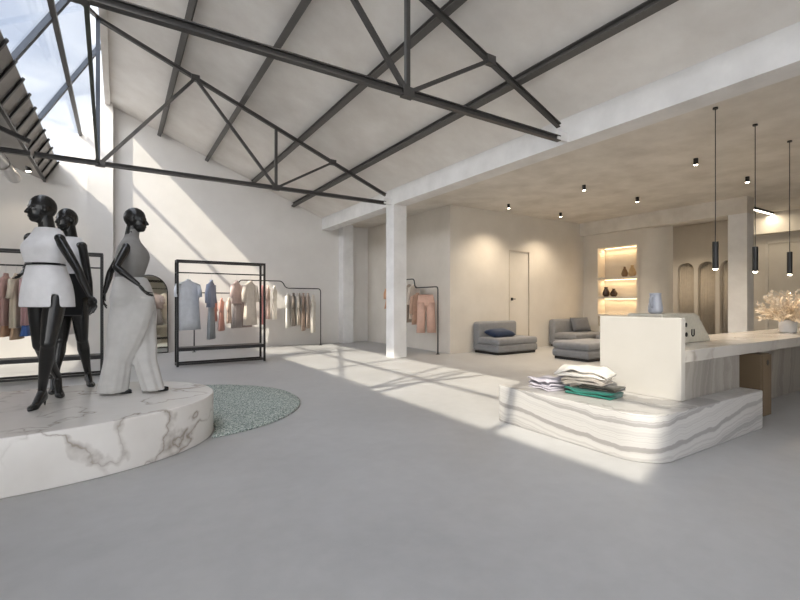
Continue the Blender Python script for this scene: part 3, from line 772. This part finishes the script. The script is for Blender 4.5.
# stepped rail on the back wall
yB = 12.6
for x, c, k, L, lab, cat in [(2.16, (.72, .42, .33), 'blouse', .60, 'salmon blouse, leftmost on the low left step of the pipe rail', 'blouse'),
        (2.34, (.66, .36, .30), 'dress', .85, 'coral red dress on the low left step of the pipe rail', 'dress'),
        (2.53, (.78, .60, .50), 'shirt', .66, 'pale peach shirt, rightmost on the low left step of the pipe rail', 'shirt')]:
    hanging(k, (x, yB, 1.525), 1.2, [c], lab, cat, L, .19, .25)
for x, c, k, L, rz, lab, cat in [(2.92, (.30, .23, .21), 'dress', 1.02, .6, 'dark mauve brown dress, leftmost on the raised middle of the pipe rail', 'dress'),
        (3.14, (.76, .68, .60), 'shirt', .78, .9, 'cream long shirt next to the dark mauve brown dress', 'shirt'),
        (3.42, (.72, .35, .33), 'dress', .95, 1.2, 'coral pink dress on the raised middle of the pipe rail', 'dress'),
        (3.58, (.66, .50, .42), 'blouse', .80, 1.2, 'dusty peach blouse right of the coral pink dress', 'blouse'),
        (3.76, (.84, .78, .70), 'shirt', .82, 1.1, 'ivory shirt, rightmost on the raised middle of the pipe rail', 'shirt')]:
    hanging(k, (x, yB, 1.885), rz, [c], lab, cat, L + .12, .20, .30)
for x, c, k, L, rz, lab, cat in [(4.16, (.82, .80, .76), 'shirt', .82, 1.0, 'white shirt, leftmost on the low right step of the pipe rail', 'shirt'),
        (4.32, (.24, .20, .17), 'jacket', .78, 1.15, 'dark brown jacket next to the white shirt on the pipe rail', 'jacket'),
        (4.48, (.56, .50, .43), 'blouse', .76, 1.15, 'taupe blouse on the low right step of the pipe rail', 'blouse'),
        (4.62, (.33, .24, .19), 'dress', .92, 1.15, 'brown dress right of the taupe blouse on the pipe rail', 'dress'),
        (4.76, (.46, .37, .31), 'jacket', .85, 1.1, 'grey brown jacket right of the brown dress on the pipe rail', 'jacket'),
        (4.92, (.82, .76, .68), 'trousers', .95, 1.0, 'cream trousers, rightmost on the low right step of the pipe rail', 'trousers')]:
    hanging(k, (x, yB, 1.685), rz, [c], lab, cat, L + .16, .20, .32)
# rail behind the column
xD = 6.72
hanging('trousers', (xD, 9.33, 1.665), -.5, [(.66, .43, .34), (.58, .37, .29)], 'terracotta trousers, nearest the free end of the rail behind the column', 'trousers', .98, .24, 0)
hanging('jacket', (xD, 9.72, 1.665), .2, [(.62, .42, .32)], 'tan jacket behind the terracotta trousers', 'jacket', .82, .21, .45)
hanging('shirt', (xD, 9.90, 1.905), .35, [(.74, .66, .58)], 'cream shirt on the raised part of the rail behind the column', 'shirt', .92, .20, .45)
hanging('dress', (xD, 10.12, 1.905), .2, [(.45, .38, .32)], 'taupe dress on the rail behind the column, beside the cream shirt', 'dress', 1.02, .20, .3)
hanging('blouse', (xD, 10.93, 1.905), -.56, [(.72, .42, .26)], 'orange blouse peeking out left of the white column', 'blouse', .66, .2, .3)
# left rack
yL = 9.48
for x, cs, k, L, rz, lab, cat in [(-1.78, [(.62, .42, .38)], 'dress', 1.0, 1.40, 'rose brown dress, leftmost on the left black rack', 'dress'),
        (-1.53, [(.68, .44, .40), (.55, .34, .22)], 'blouse', 1.0, 1.45, 'dusty pink top over a rust skirt on the left black rack', 'outfit'),
        (-1.40, [(.80, .70, .56), (.60, .42, .28)], 'blouse', 1.05, 1.40, 'cream top over a tan skirt on the left black rack', 'outfit'),
        (-1.27, [(.66, .42, .42), (.08, .16, .42)], 'blouse', 1.0, 1.45, 'rose top over a blue skirt on the left black rack', 'outfit'),
        (-.98, [(.74, .62, .54)], 'shirt', .85, 1.4, 'beige shirt behind the front mannequin on the left black rack', 'shirt'),
        (-.72, [(.80, .76, .72)], 'dress', 1.0, 1.35, 'off-white dress between the two left mannequins on the left rack', 'dress')]:
    hanging(k, (x, yL, 1.885), rz, cs, lab, cat, L, .20, .30, cutf=.78)

# ------------------------------------------------------------------ mannequins
def unit(a): return V(a).normalized()
def mannequin(label, J, face, fsign):
    """J: joints in the room; R = the arm/leg nearer the viewer's right"""
    J = {k: V(v) for k, v in J.items()}
    base = V((J['pelvis'].x, J['pelvis'].y, .4))
    J = {k: v - base for k, v in J.items()}
    root = thing('mannequin', label, 'mannequin', base)
    hip = unit((J['hipR'] - J['hipL']) * V((1, 1, 0))); sho = unit((J['shR'] - J['shL']) * V((1, 1, 0)))
    up = V((0, 0, 1))
    def fw(ax): return unit(V((ax.y, -ax.x, 0))) * fsign
    fh, fs = fw(hip), fw(sho); face = unit(face)
    pel, wai, nec, head = J['pelvis'], J['waist'], J['neck'], J['head']
    def lerp(a, b, t): return a * (1 - t) + b * t
    ts = [  # (centre, axis, forward, half width, half depth)
        (pel + up * -.13, hip, fh, .085, .075), (pel + up * -.08, hip, fh, .155, .108), (pel + up * -.02, hip, fh, .168, .112), (pel + up * .05, hip, fh, .155, .104),
        (lerp(pel, wai, .65), hip, fh, .130, .090), (wai, unit(hip + sho), unit(fh + fs), .113, .082)]
    for t_, a, b, off in ((.22, .122, .088, .0), (.45, .138, .098, .008), (.62, .146, .100, .010), (.78, .148, .088, .0), (.90, .135, .066, -.004), (1.0, .085, .055, -.006)):
        ts.append((lerp(wai, nec - up * .045, t_) + fs * off, sho, fs, a, b))
    m = MB(); m.loft(ts, 36, 2.2)
    for s in (-1, 1):
        m.ell(lerp(wai, nec, .50) + sho * s * .066 + fs * .068, (.062, .055, .062))
        m.ell(pel + hip * s * .075 - fh * .058 - up * .035, (.085, .078, .09))
    # neck and head
    m.cap(nec - up * .06 - fs * .008, lerp(nec, head, .62) - face * .012, .066, .054)
    hx = unit(face.cross(up))
    hc = head - up * .004
    m.ell(hc - face * .012 + up * .014, (.078, .101, .103), hx)                    # skull
    m.ell(hc + face * .030 - up * .030, (.063, .065, .095), hx)                    # face
    m.ell(hc + face * .052 - up * .088, (.033, .035, .033), hx)                    # chin
    m.cap(hc + face * .089 - up * .004, hc + face * .108 - up * .040, .008, .0125, 10)   # nose
    m.cap(hc + face * .085 - up * .068 - hx * .014, hc + face * .085 - up * .068 + hx * .014, .010, .010, 10)  # lips
    for s in (-1, 1):
        m.cap(hc + face * .083 + up * .012 + hx * s * .012, hc + face * .068 + up * .012 + hx * s * .050, .011, .010, 10)  # brow
        m.ell(hc + face * .077 - up * .010 + hx * s * .032, (.015, .010, .008), hx)
        m.ell(hc - face * .006 - up * .016 + hx * s * .079, (.009, .018, .031), hx)
    for S in ('R', 'L'):
        sg = 1 if S == 'R' else -1
        sh, el, wr, tip = J['sh' + S], J['el' + S], J['wr' + S], J['tip' + S]
        sh2 = sh - sho * sg * .025 - up * .005
        m.cap(nec - up * .075 + sho * sg * .05, sh2, .048, .044)
        m.ell(sh2, (.046, .045, .050), sho)
        m.cap(sh2, lerp(sh2, el, .4), .042, .040); m.cap(lerp(sh2, el, .4), el, .040, .031)
        m.cap(el, lerp(el, wr, .3), .031, .033); m.cap(lerp(el, wr, .3), wr, .033, .020)
        # hand: palm, four fingers of unequal length, thumb from the side of the palm
        d = unit(tip - wr); n_ = unit(d.cross(fs) if abs(d.dot(fs)) < .9 else d.cross(up)); pn_ = unit(n_.cross(d))
        m.ell(wr + d * .052, (.036, .015, .052), n_, d)
        for q, (o, L) in enumerate(((-.027, .070), (-.009, .080), (.009, .076), (.027, .060))):
            a = wr + d * .085 + n_ * o; b = a + d * L * .45 + n_ * o * .25 + pn_ * .006; c = b + d * L * .33 + pn_ * .016; e = c + d * L * .24 + pn_ * .016
            m.cap(a, b, .0088, .008, 8); m.cap(b, c, .008, .0075, 8); m.cap(c, e, .0075, .0065, 8)
        tb = fs if n_.dot(fs) > 0 else fs
        sd = -1 if n_.dot(fs) < 0 else 1
        a = wr + d * .03 + n_ * sd * .026; b = wr + d * .068 + n_ * sd * .052 + pn_ * .008; c = wr + d * .10 + n_ * sd * .058 + pn_ * .018
        m.cap(a, b, .012, .0095, 8); m.cap(b, c, .0095, .0075, 8)
        # leg
        hp, kn, an, toe = J['hip' + S], J['kn' + S], J['an' + S], J['toe' + S]
        m.cap(hp + up * .02, lerp(hp, kn, .5), .086, .074); m.cap(lerp(hp, kn, .5), kn, .074, .055)
        m.ell(kn, (.052, .054, .06))
        back = -unit((toe - an) * V((1, 1, 0)))
        cf = lerp(kn, an, .3) + back * .014
        m.cap(kn, cf, .050, .056); m.cap(cf, lerp(kn, an, .7), .056, .039); m.cap(lerp(kn, an, .7), an, .039, .031)
        ball = toe + back * .055 + up * .025; hl = an + back * .03 - up * .05
        m.cap(an, ball, .030, .024); m.cap(an, hl, .029, .024); m.cap(hl, ball, .024, .022); m.cap(ball, toe + up * .022, .024, .018)
    o = m.build('body', M['gloss'], None, True)
    k = o.modifiers.new('r', 'REMESH'); k.mode = 'VOXEL'; k.voxel_size = .006
    k = o.modifiers.new('s', 'SMOOTH'); k.factor = .5; k.iterations = 4
    dg = bpy.context.evaluated_depsgraph_get()
    me = bpy.data.meshes.new_from_object(o.evaluated_get(dg)); o.modifiers.clear(); o.data = me
    me.polygons.foreach_set('use_smooth', [True] * len(me.polygons))
    o.parent = root
    # high heels
    for S in ('R', 'L'):
        an, toe = J['an' + S], J['toe' + S]; back = -unit((toe - an) * V((1, 1, 0))); sx = unit(back.cross(up))
        hl = an + back * .032 - up * .055
        ball = toe + back * .06
        zz = min(toe.z, .02)
        prof = [(hl + back * .018 + up * .012, .020, .045), (hl, .030, .040), (lerp(hl, ball, .45) + up * .004, .027, .020), (ball + up * .020, .039, .028), (toe + back * .02 + up * .018, .034, .022), (toe - back * .015 + up * .012, .012, .012)]
        m = MB(); m.loft([(c, sx, up, a, b) for c, a, b in prof], 20, 2.4)
        sh_ = m.build('shoe', M['shoe'], root, True)
        hb = V((hl.x, hl.y, hl.z)) + back * .012
        foot = hb - up * max(.05, hb.z - .002) if hb.z < .14 else hb + (-up * .09 + back * .045)
        MB().cyl(foot, hb, .005, .015, 10).build('stiletto_heel', M['silver'] if fsign < 0 and face.x > 0 else M['shoe'], sh_, True)
    return root, J, ts, dict(hip=hip, sho=sho, fh=fh, fs=fs, up=up, pel=pel, wai=wai, nec=nec, lerp=lerp)

M1 = dict(head=(-0.551, 4.838, 2.102), neck=(-0.515, 4.851, 1.927), waist=(-0.522, 4.856, 1.627), pelvis=(-0.51, 4.836, 1.42), shR=(-0.4, 4.707, 1.833), shL=(-0.662, 5.003, 1.857), elR=(-0.283, 4.585, 1.568), wrR=(-0.197, 4.507, 1.35), tipR=(-0.161, 4.46, 1.242), elL=(-0.682, 5.265, 1.649), wrL=(-0.685, 5.03, 1.597), tipL=(-0.7, 4.945, 1.522), hipR=(-0.444, 4.747, 1.342), hipL=(-0.578, 4.926, 1.343), knR=(-0.492, 4.694, 0.959), anR=(-0.553, 4.887, 0.533), toeR=(-0.612, 4.723, 0.401), knL=(-0.581, 5.011, 0.921), anL=(-0.484, 5.341, 0.583), toeL=(-0.45, 5.213, 0.401))
M2 = dict(head=(-0.45, 5.734, 2.159), neck=(-0.412, 5.733, 1.955), waist=(-0.395, 5.722, 1.612), pelvis=(-0.402, 5.703, 1.404), shR=(-0.294, 5.575, 1.873), shL=(-0.532, 5.869, 1.878), elR=(-0.257, 5.517, 1.575), wrR=(-0.23, 5.452, 1.34), tipR=(-0.22, 5.41, 1.21), elL=(-0.569, 5.904, 1.574), wrL=(-0.579, 5.839, 1.31), tipL=(-0.577, 5.814, 1.176), hipR=(-0.338, 5.627, 1.31), hipL=(-0.466, 5.779, 1.31), knR=(-0.316, 5.672, 0.926), anR=(-0.275, 5.895, 0.528), toeR=(-0.232, 5.714, 0.401), knL=(-0.487, 5.639, 0.915), anL=(-0.541, 5.614, 0.529), toeL=(-0.54, 5.448, 0.401))
M3 = dict(head=(0.152, 5.162, 2.129), neck=(0.114, 5.198, 1.951), waist=(0.085, 5.217, 1.56), pelvis=(0.11, 5.189, 1.38), shR=(0.074, 5.046, 1.832), shL=(0.07, 5.404, 1.869), elR=(-0.016, 4.937, 1.628), wrR=(0.159, 4.85, 1.469), tipR=(0.256, 4.812, 1.338), elL=(-0.066, 5.50, 1.612), wrL=(-0.113, 5.50, 1.404), tipL=(-0.130, 5.485, 1.279), hipR=(0.110, 5.115, 1.29), hipL=(0.118, 5.257, 1.29), knR=(0.05, 5.132, 0.878), anR=(-0.066, 5.194, 0.507), toeR=(0.1, 5.136, 0.401), knL=(0.214, 5.194, 0.865), anL=(0.254, 5.109, 0.529), toeL=(0.422, 5.097, 0.401))
r1, J1, T1, A1 = mannequin('front black mannequin in a white sleeveless top and short white skirt, mid-stride', M1, (-.93, -.37, -.05), 1)
r2, J2, T2, A2 = mannequin('rear black mannequin in a white top and black mini skirt', M2, (-.75, -.66, -.05), 1)
r3, J3, T3, A3 = mannequin('right black mannequin in a grey turtleneck and wide pale trousers', M3, (.93, -.33, -.06), -1)

def grow(secs, a, b): return [(c, x, y, p + a, q + b) for c, x, y, p, q in secs]
wtop = fabric('white_crepe', (.70, .69, .70)); wsk = fabric('white_twill', (.73, .72, .73)); blk = fabric('black_wool', (.012, .012, .013))
gry = fabric('grey_knit', (.22, .21, .20)); pale = fabric('stone_trouser_cloth', (.50, .485, .465))
def fold(amp, k, ph=0): return lambda j, t: amp * j * math.sin(k * t + ph)
# front mannequin
def shirt_secs(A, lo, slack, sh=.15):
    L = A['lerp']; up = A['up']
    out = []
    for t_, a, b, off in ((lo, .150, .118, .008), (.2, .155, .124, .012), (.42, .166, .134, .022), (.60, .168, .132, .022), (.78, .162, .106, .006), (.93, sh, .084, -.004), (1.04, .132, .076, -.006), (1.13, .098, .072, -.004), (1.2, .080, .072, -.002)):
        out.append((L(A['wai'], A['nec'] - up * .045, t_) + A['fs'] * off, A['sho'], A['fs'], a + slack, b + slack))
    return out
MB().loft(shirt_secs(A1, .0, .006), 40, 2.2, False, lambda j, t: .012 * (3 - min(j, 3)) * math.sin(5 * t)).build('sleeveless_top', wtop, r1, True, solid=.004, subd=1)
up = V((0, 0, 1))
p, wv = A1['pel'], A1['wai']
sk = [(wv - up * .012, A1['hip'], A1['fh'], .146, .114), (A1['lerp'](p, wv, .6), A1['hip'], A1['fh'], .166, .128), (p + up * .03, A1['hip'], A1['fh'], .188, .150), (p - up * .06, A1['hip'], A1['fh'], .203, .160), (p - up * .11, A1['hip'], A1['fh'], .206, .162), (p - up * .165, A1['hip'], A1['fh'], .208, .165)]
so = MB().loft(sk, 40, 2.4, False, fold(.004, 4), lambda j, k: j >= 3 and k in (1, 2)).build('skirt', wsk, r1, True, solid=.005, subd=1)
MB().loft([(wv - up * .012, A1['hip'], A1['fh'], .152, .120), (wv - up * .003, A1['hip'], A1['fh'], .152, .120)], 40, 2.3, False).build('belt', blk, r1, True, solid=.003)
# rear mannequin
MB().loft(shirt_secs(A2, -.1, .006), 40, 2.2, False, lambda j, t: .012 * (3 - min(j, 3)) * math.sin(5 * t)).build('sleeveless_top', wtop, r2, True, solid=.004, subd=1)
p, wv = A2['pel'], A2['wai']
sk = [(wv - up * .0, A2['hip'], A2['fh'], .128, .098), (A2['lerp'](p, wv, .55), A2['hip'], A2['fh'], .155, .118), (p + up * .02, A2['hip'], A2['fh'], .180, .135), (p - up * .10, A2['hip'], A2['fh'], .178, .140), (p - up * .25, A2['hip'], A2['fh'], .152, .145)]
MB().loft(sk, 40, 2.3, False, fold(.004, 5)).build('mini_skirt', blk, r2, True, solid=.005, subd=1)
# right mannequin: loose turtleneck and wide trousers
L = A3['lerp']; S3, F3, H3, G3 = A3['sho'], A3['fs'], A3['hip'], A3['fh']; p, wv, nk = A3['pel'], A3['wai'], A3['nec']
secs = [(wv - up * .06 + G3 * .01, H3, G3, .140, .120), (wv + up * .0 + G3 * .012, H3, G3, .142, .125), (L(wv, nk, .3) + F3 * .02, S3, F3, .155, .145), (L(wv, nk, .5) + F3 * .03, S3, F3, .170, .155), (L(wv, nk, .68) + F3 * .018, S3, F3, .172, .135),
        (L(wv, nk, .82), S3, F3, .165, .100), (L(wv, nk, .92), S3, F3, .12, .075), (nk - up * .0, S3, F3, .066, .064), (L(nk, J3['head'], .25), S3, F3, .060, .060), (L(nk, J3['head'], .42), S3, F3, .058, .058)]
MB().loft(secs, 40, 2.1, False, lambda j, t: .02 * max(0, 4 - j) * .5 * math.sin(6 * t)).build('turtleneck_top', gry, r3, True, solid=.005, subd=1)
m = MB()
m.loft([(p + up * .165, H3, G3, .135, .138), (p + up * .08 + G3 * .008, H3, G3, .165, .168), (p - up * .03 + G3 * .015, H3, G3, .180, .192), (p - up * .10 + G3 * .018, H3, G3, .172, .194), (p - up * .17 + G3 * .02, H3, G3, .14, .175)], 40, 2.7, True)
for Sd, toe, hb in (('R', 'toeR', .125), ('L', 'toeL', .098)):
    hp, kn, an = J3['hip' + Sd], J3['kn' + Sd], J3['an' + Sd]; tv = unit((J3[toe] - an) * V((1, 1, 0))); sx = unit(tv.cross(up))
    ph = 0 if Sd == 'R' else 2
    kq = 1 if Sd == 'L' else 0
    m.loft([(hp + up * .05 + tv * .018, sx, tv, .095, .186), (L(hp, kn, .25) + tv * .014, sx, tv, .096, .187), (L(hp, kn, .6) + tv * .005, sx, tv, .094, .172 - .02 * kq), (kn + up * .02, sx, tv, .092, .145 - .02 * kq), (L(kn, an, .45), sx, tv, .095, .115 - .01 * kq), (V((an.x, an.y, .02)) + tv * .025 * (1 + kq), sx, tv, .115, hb)], 36, 2.3, True,
           lambda j, t, ph=ph: .016 * j * math.sin(5 * t + ph) + .010 * j * math.sin(9 * t))
o = m.build('wide_trousers', pale, None, True)
k = o.modifiers.new('r', 'REMESH'); k.mode = 'VOXEL'; k.voxel_size = .008
k = o.modifiers.new('s', 'SMOOTH'); k.factor = .5; k.iterations = 3
dg = bpy.context.evaluated_depsgraph_get()
me = bpy.data.meshes.new_from_object(o.evaluated_get(dg)); o.modifiers.clear(); o.data = me
me.polygons.foreach_set('use_smooth', [True] * len(me.polygons)); o.parent = r3

# ------------------------------------------------------------------ sun, sky, camera
sl = bpy.data.lights.new('sun', 'SUN'); sl.energy = 5.3; sl.angle = math.radians(1.0); sl.color = (1, .90, .76)
so = bpy.data.objects.new('sun', sl); COL.objects.link(so)
so.rotation_euler = V((.957, .50, -1.0)).to_track_quat('-Z', 'Y').to_euler()

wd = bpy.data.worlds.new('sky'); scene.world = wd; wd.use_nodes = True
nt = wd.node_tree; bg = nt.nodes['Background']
tc = nd(nt, 'ShaderNodeTexCoord'); sp_ = nd(nt, 'ShaderNodeSeparateXYZ'); nt.links.new(tc.outputs['Generated'], sp_.inputs[0])
mp = nd(nt, 'ShaderNodeMapping'); mp.inputs['Scale'].default_value = (1.6, 1.6, 3.2); nt.links.new(tc.outputs['Generated'], mp.inputs[0])
cl = ramp(nt, noise_tex(nt, 1.7, 8, .6, .6, mp.outputs[0]), [(.40, (0, 0, 0)), (.66, (1, 1, 1))])
zen = ramp(nt, sp_.outputs[2], [(0, (.78, .80, .84)), (.40, (.40, .45, .57)), (1, (.30, .36, .50))])
mx = nd(nt, 'ShaderNodeMixRGB'); nt.links.new(cl, mx.inputs[0]); nt.links.new(zen, mx.inputs[1]); mx.inputs[2].default_value = (.62, .65, .73, 1)
wm = nd(nt, 'ShaderNodeMixRGB', blend_type='MULTIPLY'); nt.links.new(mx.outputs[0], wm.inputs[1]); wm.inputs[2].default_value = (1.08, 1.0, .90, 1)
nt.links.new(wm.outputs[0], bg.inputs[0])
# glow added around the sun, out of view, as room fill; dimmer behind viewer
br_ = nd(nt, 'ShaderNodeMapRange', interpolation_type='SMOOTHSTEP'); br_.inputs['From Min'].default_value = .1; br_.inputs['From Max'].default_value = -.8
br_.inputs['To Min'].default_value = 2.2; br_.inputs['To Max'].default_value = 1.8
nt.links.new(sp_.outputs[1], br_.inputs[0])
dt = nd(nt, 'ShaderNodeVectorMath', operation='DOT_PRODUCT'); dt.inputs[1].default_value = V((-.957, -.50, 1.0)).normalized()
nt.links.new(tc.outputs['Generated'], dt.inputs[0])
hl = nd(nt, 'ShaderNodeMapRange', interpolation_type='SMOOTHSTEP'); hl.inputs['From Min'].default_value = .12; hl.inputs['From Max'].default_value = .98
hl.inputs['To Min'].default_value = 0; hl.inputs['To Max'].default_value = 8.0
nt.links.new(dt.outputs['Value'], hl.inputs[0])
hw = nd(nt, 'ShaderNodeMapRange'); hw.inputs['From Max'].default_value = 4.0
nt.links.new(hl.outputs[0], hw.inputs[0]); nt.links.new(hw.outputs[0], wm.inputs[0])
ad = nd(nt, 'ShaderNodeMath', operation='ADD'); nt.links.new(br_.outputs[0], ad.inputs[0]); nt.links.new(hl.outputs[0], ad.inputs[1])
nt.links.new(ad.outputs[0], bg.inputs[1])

cam = bpy.data.cameras.new('camera'); co = bpy.data.objects.new('camera', cam); COL.objects.link(co)
co.location = (0, 0, 1.3); co.rotation_euler = (PI / 2, 0, -math.radians(32.4))
cam.sensor_width = 36; cam.lens = 444.4 * 36 / 800; cam.shift_y = 2 / 800; cam.clip_start = .05
scene.camera = co
scene.view_settings.view_transform = 'Standard'; scene.view_settings.look = 'None'
scene.view_settings.gamma = 1; scene.view_settings.use_curve_mapping = False
scene.view_settings.exposure = 0.16
